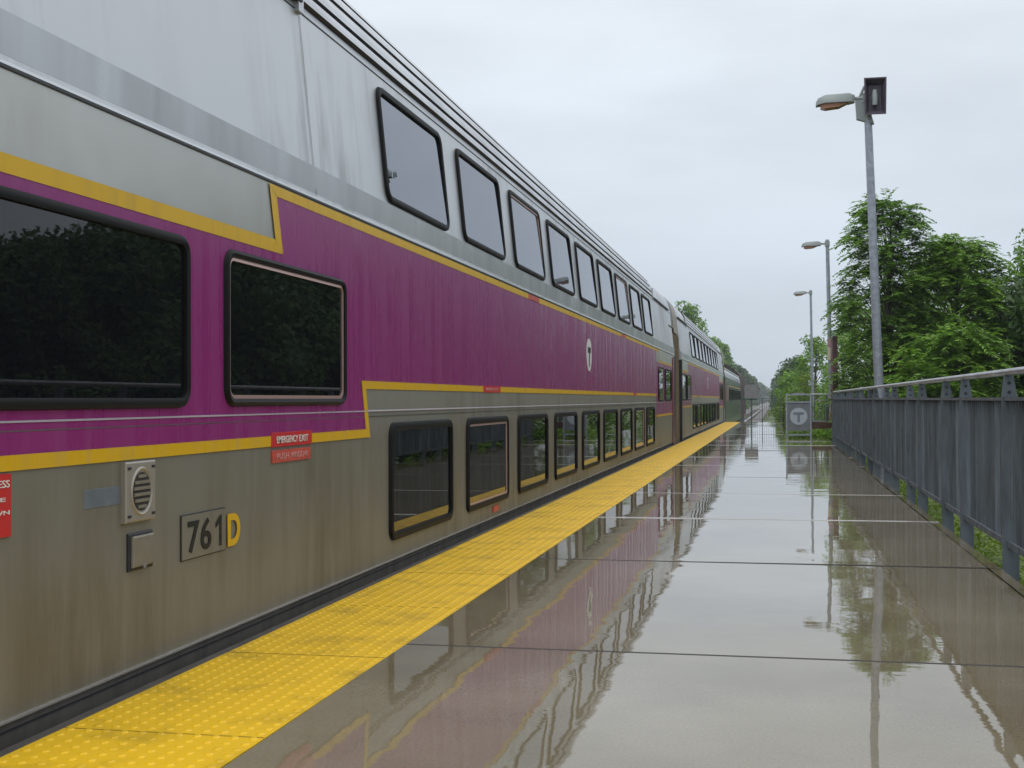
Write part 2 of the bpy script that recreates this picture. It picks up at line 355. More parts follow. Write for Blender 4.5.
# ================================================================== ground
RZ = -1.22          # rail head height under the platform surface
def gz(x, y):
    z = -1.42
    if -8 < y < 75 and x > 1.2:      # bank rising to the platform edge
        t = max(0., min(1., (6.0 - x) / 4.4)); k = max(0, min(1, (75 - y) / 12))
        z += 1.05 * t * k
    if abs(x + 3.8) < 2.9: z -= .25
    return z
xs = [-1500, -400, -100, -40, -20, -12, -8, -6.8, -6.5, -3, -1.1, -.9, 0, 1.21, 1.35, 1.6, 2, 2.5, 3, 3.6, 4.2, 5, 6, 8, 12, 20, 40, 100, 400, 1500]
ys = [-300, -60, -20, -9, -7.9, -4, 0, 5, 10, 15, 20, 25, 30, 35, 40, 50, 60, 63, 66, 70, 74.9, 80, 100, 150, 250, 500, 1000, 3000]
g = MB(); idx = {}
for j, y in enumerate(ys):
    for i, x in enumerate(xs):
        idx[i, j] = len(g.v); g.v.append((x, y, gz(x, y)))
for j in range(len(ys) - 1):
    for i in range(len(xs) - 1):
        g.f.append((idx[i, j], idx[i + 1, j], idx[i + 1, j + 1], idx[i, j + 1])); g.mi.append(0)
struct(g.build('ground', M['ground']))

# ballast bed, sleepers, rails
b = MB(); b.loft([[(-6.9, y, -1.5), (-6.0, y, -1.36), (-5.4, y, -1.33), (-2.4, y, -1.33), (-2.0, y, -1.36), (-1.5, y, -1.5)] for y in (-30, 58.5, 100, 300, 1200)], closed=False)
struct(b.build('track_ballast', M['ballast'])); 
b = MB()
for k in range(420): b.box(-5.1, -2.5, 50 + k * .62, 50.25 + k * .62, -1.38, -1.31)
struct(b.build('sleepers', M['sleeper']))
b = MB()
for x in (-4.55, -3.05):
    b.loft([[(x - .07, y, -1.31), (x - .015, y, -1.28), (x - .035, y, -1.25), (x - .035, y, RZ), (x + .035, y, RZ), (x + .035, y, -1.25), (x + .015, y, -1.28), (x + .07, y, -1.31)] for y in (-30, 100, 1200)], closed=False)
struct(b.build('rails', M['rail']))

# ================================================================== platform
XE, XS0, XS1, XR = -2.14, -2.137, -1.486, 1.31
YN = -3.65
joints = [5.05 - 2.9 * 3 + 2.92 * k for k in range(0, 23)]
b = MB()
rs = random.Random(3)
def slab(x0, x1, y0, y1, j):
    # each slab is a hair out of level, as cast slabs are
    t = [rs.uniform(-.0045, .0045) for _ in range(4)]
    g_ = .016
    n = 6; P = []
    for iy in range(n + 1):
        for ix in range(n + 1):
            u = ix / n; v = iy / n
            z = (t[0] * (1 - u) + t[1] * u) * (1 - v) + (t[2] * (1 - u) + t[3] * u) * v
            P.append((x0 + (x1 - x0) * u, y0 + g_ + (y1 - y0 - 2 * g_) * v, z))
    base = len(b.v); b.v += P; mi = b._m(M['wet'])
    for iy in range(n):
        for ix in range(n):
            a = base + iy * (n + 1) + ix; b.f.append((a, a + 1, a + n + 2, a + n + 1)); b.mi.append(mi)
    # arris and side of the joint
    for yy, s_, row in ((y0 + g_, -1, 0), (y1 - g_, 1, n)):
        r0 = [P[row * (n + 1) + k] for k in range(n + 1)]
        r1 = [(p[0], p[1] + s_ * .008, p[2] - .0035) for p in r0]; r2 = [(p[0], p[1] + s_ * .0085, -.03) for p in r0]
        b.loft([r0, r1], m=M['wet'] if s_ > 0 else M['seam_dark'], closed=False); b.loft([r1, r2], m=M['seam_dark'], closed=False)
ys_ = [YN] + [y for y in joints if y > YN + .5]
for y0, y1 in zip(ys_, ys_[1:]):
    if y0 > 56: break
    y1 = min(y1, 57.4)
    if y1 <= 33: x1 = XR
    elif y0 < 33: x1 = XR
    else: x1 = .26
    slab(XS1 + .004, x1 - .09, y0, y1, 0) if x1 > 1 else slab(XS1 + .004, x1, y0, y1, 0)
    if x1 > 1:
        b.loft([[(x1 - .080, y, -.002), (x1 - .012, y, -.004), (x1, y, -.012), (x1, y, -.2)] for y in (y0 + .006, y1 - .006)], m=M['wet'], closed=False)
PE = 34.25 
b.box(XE, XR - .004, YN, 33.9, -.16, -.031, M['conc_side']); b.box(XE, .255, 33.9, 57.5, -.16, -.031, M['conc_side'])
b.box(XE + .25, XR - .25, YN, 33.9, -1.5, -.161, M['conc_side']); b.box(XE + .25, 0, 33.9, 57.4, -1.5, -.161, M['conc_side'])
for i_, yj in enumerate(joints):  # raised beads added so joints reflect sky as light lines
    if 9 < yj < 56 and i_ % 3 != 1:
        w_ = .034 if abs(yj - 11.1) < 1.4 else .011 + .008 * (i_ % 2); h_ = .005 if abs(yj - 11.1) < 1.4 else .0028; xr = XR - .02 if yj < 33.5 else .25
        b.loft([[(x_, yj + w_ * c, .0015 + h_ * s_) for c, s_ in ((-1, -.6), (-.8, .35), (-.3, .9), (.3, .9), (.8, .35), (1, -.6))] for x_ in (XS1 + .01, -.7, 0., xr)], m=M['glint_bead'], closed=False)
struct(b.build('platform'))

# tactile edge strip with truncated domes
b = MB(); pitch = .0592
b.loft([[(XS0, y, -.02), (XS0, y, .002), (XS1, y, .002), (XS1, y, -.03)] for y in (YN, 20, 57.4)], closed=False)
dv = []
ny = int((57.3 - YN) / pitch)
ring = [(math.cos(2 * math.pi * k / 8), math.sin(2 * math.pi * k / 8)) for k in range(8)]
for j in range(ny):
    y = YN + .03 + j * pitch
    if y < 1.5: continue
    far = y > 22
    rg = ring[::2] if far else ring
    for i in range(11):
        x = XS0 + .03 + i * pitch
        n = len(rg); q = len(b.v)
        b.v += [(x + c * .0155, y + s_ * .0155, .002) for c, s_ in rg] + [(x + c * .0095, y + s_ * .0095, .0062) for c, s_ in rg]
        for k in range(n): b.f.append((q + k, q + (k + 1) % n, q + n + (k + 1) % n, q + n + k)); b.mi.append(0)
        b.f.append(tuple(q + n + k for k in range(n))); b.mi.append(0)
struct(b.build('tactile_paving', M['tactile']))
b = MB()
for k in range(50):        # hairline seams between the tactile tiles
    y = 3.62 + (k - 5) * 1.21
    if 1 < y < 57: b.box(XS0 + .002, XS1 - .002, y - .002, y + .002, .0, .0035)
struct(b.build('tactile_seams', M['seam']))
b = MB(); b.loft([[(XS0 - .002, y, -.02), (XS0 - .004, y, -.008), (XS0 - .075, y, -.014), (XS0 - .08, y, -.14), (XS0 - .01, y, -.16)] for y in (YN, 57.4)], closed=False)
struct(b.build('platform_edge', M['edge_rubber']))

# ================================================================== bilevel train cars
SX, CX = -2.28, -3.8
def side(y, z, off=0.):
    x = SX + off if z <= 2.015 else SX - .1 * (z - 2.015) + off
    return (x, y, z)
def rrect(y0, y1, z0, z1, r, n=5):
    P = []
    for cy, cz, a0 in ((y1 - r, z1 - r, 0), (y0 + r, z1 - r, 90), (y0 + r, z0 + r, 180), (y1 - r, z0 + r, 270)):
        for k in range(n + 1):
            a = R(a0 + 90 * k / n); P.append((cy + r * math.cos(a), cz + r * math.sin(a)))
    return P
def inset(y0, y1, z0, z1, d): return (y0 + d, y1 - d, z0 + d, z1 - d)
def window(parent, y0, y1, z0, z1, glass, rim=False, r=.09, w=.05, label=None):
    o0 = rrect(y0, y1, z0, z1, r); o1 = rrect(*inset(y0, y1, z0, z1, .006), r - .006)
    m0 = rrect(*inset(y0, y1, z0, z1, w * .55), r - .03 if r > .06 else r * .6)
    i0 = rrect(*inset(y0, y1, z0, z1, w), max(.02, r - w)); 
    b = MB()
    lo = lambda P, o: [side(p[0], p[1], o) for p in P]
    b.loft([lo(o0, .001), lo(o1, .020), lo(m0, .026), lo(i0, .020), lo(i0, .004)])
    fr = b.build('window', M['rubber'], parent, smooth=True, label=label)
    if rim:
        i1 = rrect(*inset(y0, y1, z0, z1, w + .016), max(.015, r - w - .016))
        b = MB(); b.loft([lo(i0, .012), lo(i1, .014), lo(i1, .005)]); b.build('rim', M['rim'], fr)
    b = MB(); zc = (z0 + z1) / 2; b.face([side(p[0], p[1], .0065 if z1 < 2 else .010 - .020 * (p[1] - zc)) for p in i0]); b.build('pane', glass, fr)
    return fr
def poly_side(mb, pts, off):
    """thin sheet on the lower side from (y,z) outline"""
    mb.face([side(y, z, off) for y, z in pts])
    mb.loft([[side(y, z, off) for y, z in pts], [side(y, z, .0005) for y, z in pts]])

Y0, Y1 = 2.9, 30.25
car = thing('bilevel_train_car', (CX, (Y0 + Y1) / 2, RZ), 'near double deck silver and purple train car numbered 761, filling the left of the photo', 'train car', 'double deck passenger cars of the train')
def mirror(P): return [(2 * CX - x, z) for x, z in reversed(P)]
lowerP = [(-2.34, -.42), (-2.30, -.02)]
# skirt
b = MB(); b.loft([[(-2.42, y, -.55), (-2.40, y, -.30), (-2.300, y, -.285), (-2.286, y, -.06), (-2.284, y, .012), (-2.281, y, .030)] for y in (Y0, Y1)], closed=False)
b.loft([[(-5.18, y, -.55), (-2.42, y, -.55)] for y in (Y0, Y1)], closed=False)
b.build('skirt', M['skirt'], car)
b = MB(); b.loft([[(-2.283, y, .030), (-2.272, y, .031), (-2.272, y, .038), (-2.283, y, .041)] for y in (Y0, Y1)], closed=False); b.build('sill_strip', M['steel_trim'], car)
b = MB(); b.box(-2.29, -2.2805, Y0, Y1, .001, .007); b.build('skirt_seam', M['dark_gap'], car)
# lower shell and upper shell (leaning in above the seam)
b = MB()
b.loft([[(SX, y, .03), (SX, y, 2.012)] for y in (Y0, Y1)], closed=False)
b.loft([[(2 * CX - SX, y, 2.012), (2 * CX - SX, y, -.5)] for y in (Y0, Y1)], closed=False)
for y in (Y0, Y1):
    b.face([(SX, y, -.4), (SX, y, 2.012), (2 * CX - SX, y, 2.012), (2 * CX - SX, y, -.4)])
b.build('lower_body', M['steel_low'], car)
up = [(SX, 2.012), (SX - .098, 2.995)]
roofP = [(-2.381, 3.02), (-2.40, 3.10), (-2.425, 3.20), (-2.465, 3.30), (-2.525, 3.385), (-2.64, 3.485), (-2.85, 3.60), (-3.2, 3.69), (-3.8, 3.72)]
b = MB(); b.loft([[(x, y, z) for x, z in up] for y in (Y0, Y1)], closed=False)
full = up + roofP[1:]; fm = full + [(2 * CX - x, z) for x, z in reversed(full[:-1])]
for y in (Y0, Y1): b.face([(x, y, z) for x, z in fm])
b.loft([[(2 * CX - x, y, z) for x, z in up] for y in (Y0, Y1)], closed=False)
b.build('upper_body', M['steel_up'], car)
b = MB(); rp = [(-2.378, 2.995)] + roofP + [(2 * CX - x, z) for x, z in reversed([(-2.378, 2.995)] + roofP[:-1])]
b.loft([[(x, y, z) for x, z in rp] for y in (Y0, Y1)], closed=False); b.build('roof', M['roof'], car, smooth=True)
# fluted eave over the window bay, proud of the roof
FY0, FY1 = 6.28, 25.75
def rpt(t):
    P = [(-2.378, 2.995)] + roofP[:6]
    seg = [math.dist(P[i], P[i + 1]) for i in range(len(P) - 1)]; s = t * sum(seg)
    for i, d in enumerate(seg):
        if s <= d: u = s / d; return (P[i][0] + (P[i + 1][0] - P[i][0]) * u, P[i][1] + (P[i + 1][1] - P[i][1]) * u)
        s -= d
    return P[-1]
def off_pt(t, o):
    a = rpt(max(0, t - .01)); c = rpt(min(1, t + .01)); d = (c[0] - a[0], c[1] - a[1]); L_ = math.hypot(*d); p = rpt(t)
    return (p[0] + d[1] / L_ * o, p[1] - d[0] / L_ * o)
b = MB(); gr = MB()
ts = [(.10, .165), (.215, .37), (.425, .56), (.61, .735), (.785, .90)]
ts = [(.10, .20), (.255, .385), (.445, .565), (.63, .74), (.80, .92)]
for a, c in ts:
    pr = [off_pt(a - .012, .004), off_pt(a, .026), off_pt((a + c) / 2, .028), off_pt(c, .024), off_pt(c, .002)]
    b.loft([[(x, y, z) for x, z in pr[1:]] for y in (FY0, FY1)], m=M['roof'], closed=False)
    b.loft([[(x, y, z) for x, z in pr[:2]] for y in (FY0, FY1)], m=M['dark_gap'], closed=False)  # lip underside coloured dark for groove shade
b.box(-2.40, -2.352, FY0 - .09, FY0 - .02, 2.98, 3.22, M['roof']); b.box(-2.40, -2.362, FY1 + .02, FY1 + .07, 2.98, 3.22, M['roof'])
b.build('eave_fluting', M['roof'], car)
pr = [off_pt(.08, .003), off_pt(.3, .004), off_pt(.6, .004), off_pt(.94, .003)]
gr.loft([[(x, y, z) for x, z in pr] for y in (FY0 + .02, FY1 - .02)], closed=False); gr.build('fluting_groove_shade', M['dark_gap'], car)  # dark sheet between the flutes, stands in for shade in the grooves
# seams and drip rails
b = MB()
b.box(-2.2835, -2.274, Y0, Y1, 2.010, 2.017, M['dark_gap'])
b.loft([[(-2.283, y, 2.022), (-2.276, y, 2.023), (-2.277, y, 2.033), (-2.284, y, 2.038)] for y in (Y0, Y1)], m=M['steel_trim'], closed=False)
b.build('drip_rail', None, car)
b = MB(); b.loft([[(SX, y, .935), (SX + .0075, y, .936), (SX + .0065, y, .9415), (SX, y, .945)] for y in (Y0, Y1)], m=M['belt'], closed=False)
b.box(SX - .001, SX + .0052, Y0, Y1, .908, .912, M['skirt'])
b.build('belt_rail', None, car)
for y in (6.25, 26.05):
    b = MB(); b.face([side(y - .004, 2.045, .0035), side(y + .004, 2.045, .0035), side(y + .004, 2.99, .0035), side(y - .004, 2.99, .0035)]); b.build('panel_joint', M['vent_dirty'], car)
for y in (8.9, 16.4, 21.3):
    b = MB(); b.face([side(y - .002, .95, .0062), side(y + .002, .95, .0062), side(y + .002, 1.065, .0062), side(y - .002, 1.065, .0062)]); b.build('panel_joint', M['vent_dirty'], car)
b = MB(); b.box(-2.385, -2.374, Y0, Y1, 2.990, 2.996); b.build('cant_rail_line', M['dark_gap'], car)
for bb_ in ((-2.40, -2.345, Y0 + .1, FY0 - .05, 3.03, 3.055), (-2.40, -2.355, FY1 + .12, Y1 - .7, 3.02, 3.05), (-2.38, -2.335, Y1 - .9, Y1 - .02, 2.66, 2.69)):
    b = MB(); b.box(*bb_); b.build('end_drip_rail', M['dark_gap'], car)
# separate strip of darker steel colour: horizontal band under window sill of upper deck
b = MB(); b.box(-2.2905, -2.2835, Y0, Y1, 2.0525, 2.19); b.build('upper_sill_band', mat('sill_band_steel', (.45, .47, .49), .34, .6, noise=((1, 3, .6), .12)), car)

# purple band
pb = [(2.92, .836), (6.955, .838), (7.03, 1.066), (7.03, 1.090), (25.6, 1.090), (25.6, .62), (29.45, .62), (29.45, 1.72), (26.2, 1.72), (26.2, 1.99), (5.66, 1.99), (5.74, 1.70), (2.92, 1.70)]
b = MB()
off = .004
for q in ([(2.95, .836), (6.9, .836), (6.9, 1.70), (2.95, 1.70)], [(6.9, .836), (7.045, .836), (6.972, 1.09), (6.9, 1.10)], [(5.76, 1.70), (6.9, 1.70), (6.9, 1.985), (5.68, 1.985)], [(6.9, 1.10), (25.45, 1.10), (25.45, 1.985), (6.9, 1.985)], [(25.45, .70), (29.5, .70), (29.5, 1.74), (25.45, 1.74)]):
    b.face([side(y, z, off) for y, z in q])
b.build('purple_band', M['purple'], car)
b = MB()
for q in ([(2.95, 1.692), (5.765, 1.692), (5.68, 1.752), (2.95, 1.752)],            # upper left run
          [(5.605, 2.004), (5.680, 1.745), (5.775, 1.692), (5.695, 1.955)],          # slanted riser
          [(5.605, 2.004), (5.68, 1.955), (26.0, 1.955), (26.0, 2.004)],
          [(26.0, 1.74), (26.06, 1.74), (26.06, 2.004), (26.0, 2.004)],
          [(26.06, 1.74), (29.5, 1.74), (29.5, 1.785), (26.06, 1.785)]):
    b.face([side(y, z, off + .002) for y, z in q])
b.build('upper_yellow_stripe', M['yellow'], car)
b = MB()
for q in ([(2.95, .790), (7.11, .790), (7.03, .838), (2.95, .838)],
          [(7.03, .838), (7.11, .790), (7.035, 1.066), (6.955, 1.112)],
          [(6.955, 1.112), (7.035, 1.066), (25.5, 1.066), (25.5, 1.112)],
          [(25.45, .655), (29.5, .655), (29.5, .70), (25.45, .70)]):
    b.face([side(y, z, off + .002) for y, z in q])
b.build('lower_yellow_stripe', M['yellow'], car)

# windows
window(car, 3.12, 4.765, .972, 1.652, M['glass_low'], r=.085, w=.04, label='large dark window at the left edge, reflecting trees')
window(car, 5.10, 6.665, .975, 1.652, M['glass_low'], rim=True, r=.085, w=.035)
for k in range(9):
    y = 7.485 + k * 1.987
    window(car, y, y + 1.53, .148, .866, M['glass_row'], rim=k in (1, 7), r=.085, w=.05)
for k in range(9):
    y = 7.505 + k * 1.985
    window(car, y, y + 1.53, 2.205, 2.925, M['glass'], rim=k in (2, 6), r=.10, w=.042)
window(car, 25.85, 27.15, .96, 1.66, M['glass_low'], rim=True, r=.07, w=.04)
window(car, 27.55, 29.1, .96, 1.66, M['glass_low'], r=.07, w=.04)
# car ends: maroon door edge at far end, raised dark-coloured strip at both
b = MB(); b.box(-2.40, -2.262, 29.5, 29.95, -.02, 1.95); b.build('door_edge', M['maroon'], car)
b = MB(); b.box(-2.40, -2.255, 29.95, 30.27, -.30, 1.98); b.build('end_dark_strip', M['dark_gap'], car)
b = MB(); b.box(-2.40, -2.255, 2.86, 3.08, -.30, 1.98); b.build('end_dark_strip', M['dark_gap'], car)
for yy in (29.35, 29.85):
    b = MB(); b.tube([(-2.24, yy, -.05), (-2.24, yy, .58)], .012, 6); b.build('grab_handle', M['steel_trim'], car)
# gangway bellows and hood between the cars
b = MB()
for k in range(12):
    y = 30.3 + k * .17
    b.loft([[(-2.36, y, -.35), (-2.36, y, 2.55)], [(-2.31, y + .085, -.35), (-2.33, y + .085, 2.55)], [(-2.36, y + .17, -.35), (-2.36, y + .17, 2.55)]], closed=False)
b.box(-5.2, -2.37, 30.3, 32.3, -.3, 2.7)
b.build('gangway_bellows', M['bellows'], car)
b = MB(); b.loft([[(x + .03, y, z - .02) for x, z in ([(-2.35, 2.6), (-2.38, 2.995)] + roofP)] for y in (30.6, 31.9)], closed=False); b.build('gangway_hood', M['tan'], car, smooth=True)
# bogies
for yb in (6.6, 26.6):
    b = MB(); b.box(-2.75, -2.62, yb - 1.6, yb + 1.6, -1.0, -.72); b.box(-4.98, -4.85, yb - 1.6, yb + 1.6, -1.0, -.72); b.box(-4.85, -2.75, yb - .3, yb + .3, -.95, -.6)
    bo = b.build('bogie', M['bogie'], car)
    for dy in (-1.25, 1.25):
        for x in (-3.05, -4.55):
            b = MB(); b.tube([(x - .07, yb + dy, RZ + .42), (x + .07, yb + dy, RZ + .42)], .42, 24); b.build('wheel', M['bogie'], bo, smooth=True)
# car-specific fittings, near end
own = []
b = MB()
def plate(mb, y0, y1, z0, z1, o0, o1, bev=.006, m=None):
    mb.loft([[side(p[0], p[1], o0) for p in ((y0, z0), (y1, z0), (y1, z1), (y0, z1))],
             [side(p[0], p[1], o1 - .004) for p in ((y0, z0), (y1, z0), (y1, z1), (y0, z1))],
             [side(p[0], p[1], o1) for p in ((y0 + bev, z0 + bev), (y1 - bev, z0 + bev), (y1 - bev, z1 - bev), (y0 + bev, z1 - bev))]], m=m, cap1=True)
plate(b, 4.232, 4.458, .565, .783, 0, .022)
sp = b.build('speaker_panel', M['vent'], car, label='alloy panel with a round slotted speaker grille'); own.append(sp)
# round grille with slots: dark disc + bars
def disc_side(mb, cy, cz, r, o, n=28, ry=1.0):
    mb.face([side(cy + r * ry * math.cos(2 * math.pi * k / n), cz + r * math.sin(2 * math.pi * k / n), o) for k in range(n)])
b = MB(); 
n = 32
b.loft([[side(4.346 + .082 * math.cos(2 * math.pi * k / n), .674 + .09 * math.sin(2 * math.pi * k / n), .0225) for k in range(n)], [side(4.346 + .076 * math.cos(2 * math.pi * k / n), .674 + .084 * math.sin(2 * math.pi * k / n), .028) for k in range(n)], [side(4.346 + .068 * math.cos(2 * math.pi * k / n), .674 + .076 * math.sin(2 * math.pi * k / n), .0235) for k in range(n)]], m=M['vent'])
disc_side(b, 4.346, .674, .07, .0235); b.mats.append(M['bogie']); b.mi[-1] = b.mats.index(M['bogie'])
for k in range(6):
    z = .674 - .055 + k * .022; hw = math.sqrt(max(0, .062 ** 2 - (z - .674) ** 2)) 
    plate(b, 4.346 - hw, 4.346 + hw, z - .006, z + .006, .024, .029, .001, M['vent_dirty'])
g_ = b.build('grille', None, sp); 
for yy in (4.255, 4.436):
    for zz in (.588, .760):
        b = MB(); plate(b, yy - .012, yy + .012, zz - .005, zz + .005, .0225, .025, .001); b.build('screw', M['dark_gap'], sp)
b = MB(); plate(b, 4.275, 4.462, .388, .524, 0, .010, m=M['dark_gap']); plate(b, 4.290, 4.450, .400, .513, .010, .020, m=M['vent_dirty']); b.box(-2.262, -2.256, 4.36, 4.38, .393, .408, M['steel_trim'])
own.append(b.build('latch_box', None, car, label='small square hinged latch box'))
b = MB(); plate(b, 3.98, 4.228, .635, .702, 0, .002, .002); own.append(b.build('repair_patch', M['bluegrey'], car, label='faded blue grey patch beside the speaker'))
# number plate
b = MB(); plate(b, 4.70, 5.115, .372, .553, 0, .006, .002, M['black']); plate(b, 4.704, 5.111, .376, .549, .0062, .0085, .001, M['steel_low'])
pl = b.build('number_plate', None, car, label='outlined plate with the number 761'); own.append(pl)
ydir = (0, 0, 1); xdir = (0, 1, 0)
text_mesh('digits', '76', .13, M['black'], pl, (SX + .0095, 4.75, .398), xdir, ydir, width=.215, height=.128, off=.014, spacing=1.08)
b = MB(); b.face([side(y, z, .0105) for y, z in ((5.045, .398), (5.068, .398), (5.068, .526), (5.052, .526), (5.008, .497), (5.008, .474), (5.045, .492))]); b.build('digit', M['black'], pl)
own.append(text_mesh('letter', 'D', .13, M['yellow'], car, (SX + .006, 5.135, .383), xdir, ydir, width=.13, height=.138, off=.035))
# stickers
def sticker(y0, y1, z0, z1, mt, lines, tm, label, o=.009):
    b = MB(); plate(b, y0, y1, z0, z1, .001, o, .001); s = b.build('sticker', mt, car, label=label)
    for txt, ty0, ty1, tz0, tz1 in lines:
        ws = txt.split(); tot = sum(len(w) for w in ws) + .6 * (len(ws) - 1); u = (ty1 - ty0) / tot; yy = ty0
        for w in ws:
            text_mesh('lettering', w, .03, tm, s, (SX + o + .0008, yy, tz0), xdir, ydir, width=len(w) * u, height=tz1 - tz0, off=.004); yy += (len(w) + .6) * u
    return s
own.append(sticker(5.62, 6.15, .785, .853, M['red'], [('EMERGENCY EXIT', 5.68, 6.09, .803, .835)], M['white'], 'red sticker reading EMERGENCY EXIT'))
own.append(sticker(5.635, 6.13, .712, .770, M['redfade'], [('PUSH WINDOW', 5.68, 6.08, .727, .756)], M['pinkprint'], 'faded red sticker with worn lettering'))
own.append(sticker(3.10, 3.548, .592, .783, M['red'], [('EMERGENCY ACCESS', 3.14, 3.535, .742, .764), ('EXIT SIDE', 3.24, 3.515, .700, .712), ('PULL DOWN', 3.20, 3.535, .660, .673)], M['white'], 'red notice cut by the left edge of the photo'))
sticker(10.05, 10.70, 1.062, 1.115, M['red'], [('EMERGENCY EXIT', 10.12, 10.62, 1.077, 1.10)], M['pinkprint'], None)
sticker(12.0, 12.55, 1.955, 2.004, M['redfade'], [], None, None)
sticker(21.2, 21.7, 1.068, 1.112, M['redfade'], [], None, None)
sticker(19.6, 20.1, 1.957, 2.004, M['redfade'], [], None, None)
sticker(10.4, 10.62, .075, .125, M['redfade'], [], None, None)
# round emblem with T
b = MB(); nn = 36
b.loft([[side(16.05 + .22 * math.cos(2 * math.pi * k / nn), 1.56 + .205 * math.sin(2 * math.pi * k / nn), .003) for k in range(nn)], [side(16.05 + .22 * math.cos(2 * math.pi * k / nn), 1.56 + .205 * math.sin(2 * math.pi * k / nn), .009) for k in range(nn)]], cap1=True)
em = b.build('emblem', M['white'], car, label='round white emblem with a black T')
b = MB(); plate(b, 15.93, 16.17, 1.585, 1.655, .009, .0125, .001); plate(b, 16.02, 16.08, 1.41, 1.584, .009, .0125, .001); b.build('letter', M['black'], em)

car2 = copy_tree(car, skip=own); car2.location.y += 29.4
tag(car2, 'second double deck train car, coupled beyond the tan gangway of the nearest car', 'train car')

# single-level coach
ca, cb_ = 61.7, 89.5
co = thing('passenger_coach', (CX, 75.6, RZ), 'lower single deck silver coach with dark roof behind the double deck cars', 'train car')
prof = [(-2.30, -.35), (SX, .0), (SX, 2.05), (-2.33, 2.3), (-2.42, 2.48)]
b = MB(); b.loft([[(x, y, z) for x, z in prof + [(2 * CX - x, z) for x, z in reversed(prof)]] for y in (ca, cb_)], cap0=True, cap1=True); b.build('body', mat('coach_steel', (.22, .25, .24), .16, .75, noise=((1, 3, 2), .25)), co)
b = MB(); rp2 = [(-2.42, 2.475), (-2.38, 2.49), (-2.38, 2.535), (-2.45, 2.55)]; b.loft([[(x, y, z) for x, z in rp2] for y in (ca, cb_)], closed=False); b.build('gutter', mat('white_gutter', (.78, .80, .82), .4), co)
rp3 = [(-2.44, 2.54), (-2.58, 2.84), (-2.9, 3.05), (-3.8, 3.15)]
b = MB(); b.loft([[(x, y, z) for x, z in rp3 + [(2 * CX - x, z) for x, z in reversed(rp3[:-1])]] for y in (ca, cb_)], cap0=True, cap1=True, closed=True); b.build('roof', mat('sooty_roof', (.035, .03, .03), .95, ior=1.1, noise=((1, 2, 1), .4)), co)
b = MB(); b.face([side(y, z, .004) for y, z in ((ca + .1, .9), (66.2, .9), (66.2, 1.65), (ca + .1, 1.65))]); b.build('maroon_panel', M['maroon'], co)
b = MB()
for y0, y1, z0, z1 in ((66.3, cb_, 1.66, 1.70),): b.face([side(y, z, .004) for y, z in ((y0, z0), (y1, z0), (y1, z1), (y0, z1))])
b.build('yellow_stripe', M['yellow'], co)
for k in range(9): window(co, 67.2 + k * 2.4, 69.2 + k * 2.4, .95, 1.55, M['glass_low'], r=.08, w=.05)
for yb in (65., 86.):
    b = MB(); b.box(-2.75, -2.62, yb - 1.5, yb + 1.5, -1.0, -.7); bo = b.build('bogie', M['bogie'], co)
    for dy in (-1.2, 1.2):
        b = MB(); b.tube([(-3.12, yb + dy, RZ + .42), (-2.98, yb + dy, RZ + .42)], .42, 20); b.build('wheel', M['bogie'], bo, smooth=True)
for k in range(5):
    b = MB(); b.box(-4.4, -3.0, 64 + k * 5.2, 66 + k * 5.2, 3.05, 3.25); b.build('roof_vent', M['bogie'], co)

# locomotive
la, lb = 90.6, 108.
lo = thing('locomotive', (CX, 99, RZ), 'dark maroon locomotive at the far end of the train beside the rails', 'locomotive')
b = MB(); lp = [(-2.34, -.2), (-2.34, 2.1), (-2.45, 2.75), (-2.8, 3.1), (-3.8, 3.2)]
b.loft([[(x, y, z) for x, z in lp + [(2 * CX - x, z) for x, z in reversed(lp[:-1])]] for y in (la, lb)], cap0=True, cap1=True); b.build('body', mat('loco_maroon', (.05, .02, .022), .7, noise=((1, 2, 1), .3)), lo)
for k in range(4):
    b = MB(); b.box(-2.34, -2.32, 92 + k * 3.8, 94.4 + k * 3.8, .9, 1.7); b.build('side_grille', M['bogie'], lo)
for y in (94, 101):
    b = MB(); b.box(-4.5, -3.1, y, y + 3, 3.12, 3.4); b.build('exhaust_box', M['bogie'], lo)
b = MB(); b.box(-5.1, -2.45, 91.5, 107, -1.05, -.21); b.build('underframe', M['bogie'], lo)

# ================================================================== fence on the right
FX = 1.37; FZ0, FZ1, HZ = .135, .985, 1.155
FEND = 31.45
fe = thing('platform_fence', (FX, 15, 0), 'long blue grey steel picket fence with pipe handrail along the right platform edge', 'fence')
b = MB(); b.tube([(FX - .008, y, HZ) for y in (3.1, 10, 20, FEND + .03)], .021, 12); b.tube([(FX - .008, FEND, HZ), (FX - .004, FEND + .05, HZ - .04), (FX, FEND + .02, .9)], .02, 8); b.build('handrail', M['pipe'], fe, smooth=True)
posts = []
k = -1
while True:
    a = 7.07 + 2.87 * k; bb = a + 1.08
    if a > FEND: break
    posts.append(a); 
    if bb < FEND: posts.append(bb)
    k += 1
posts = [p for p in posts if p > 3.3] + [FEND]
for p in posts:
    b = MB(); b.box(FX - .045, FX + .045, p - .02, p + .02, -.22, FZ1 - .002); b.box(FX - .05, FX - .046, p - .05, p + .05, -.20, -.02); po = b.build('post', M['galv_dark'], fe)
    b = MB(); ys2 = (p - .012, p + .012)
    b.loft([[(FX - .045, y, FZ1 + .021), (FX + .045, y, FZ1 + .021), (FX + .020, y, HZ - .016), (FX - .030, y, HZ - .016)] for y in ys2], cap0=True, cap1=True)
    br = b.build('bracket', M['galv_dark'], po)
    if p < 20:
        for zz in (.050, .105):
            b = MB(); b.tube([(FX - .002, p - .0145, FZ1 + zz), (FX - .002, p - .0118, FZ1 + zz)], .011, 10); b.build('bolt_hole', M['dark_gap'], po)
edges = [3.2] + posts[1::1]
bounds = [3.2] + posts
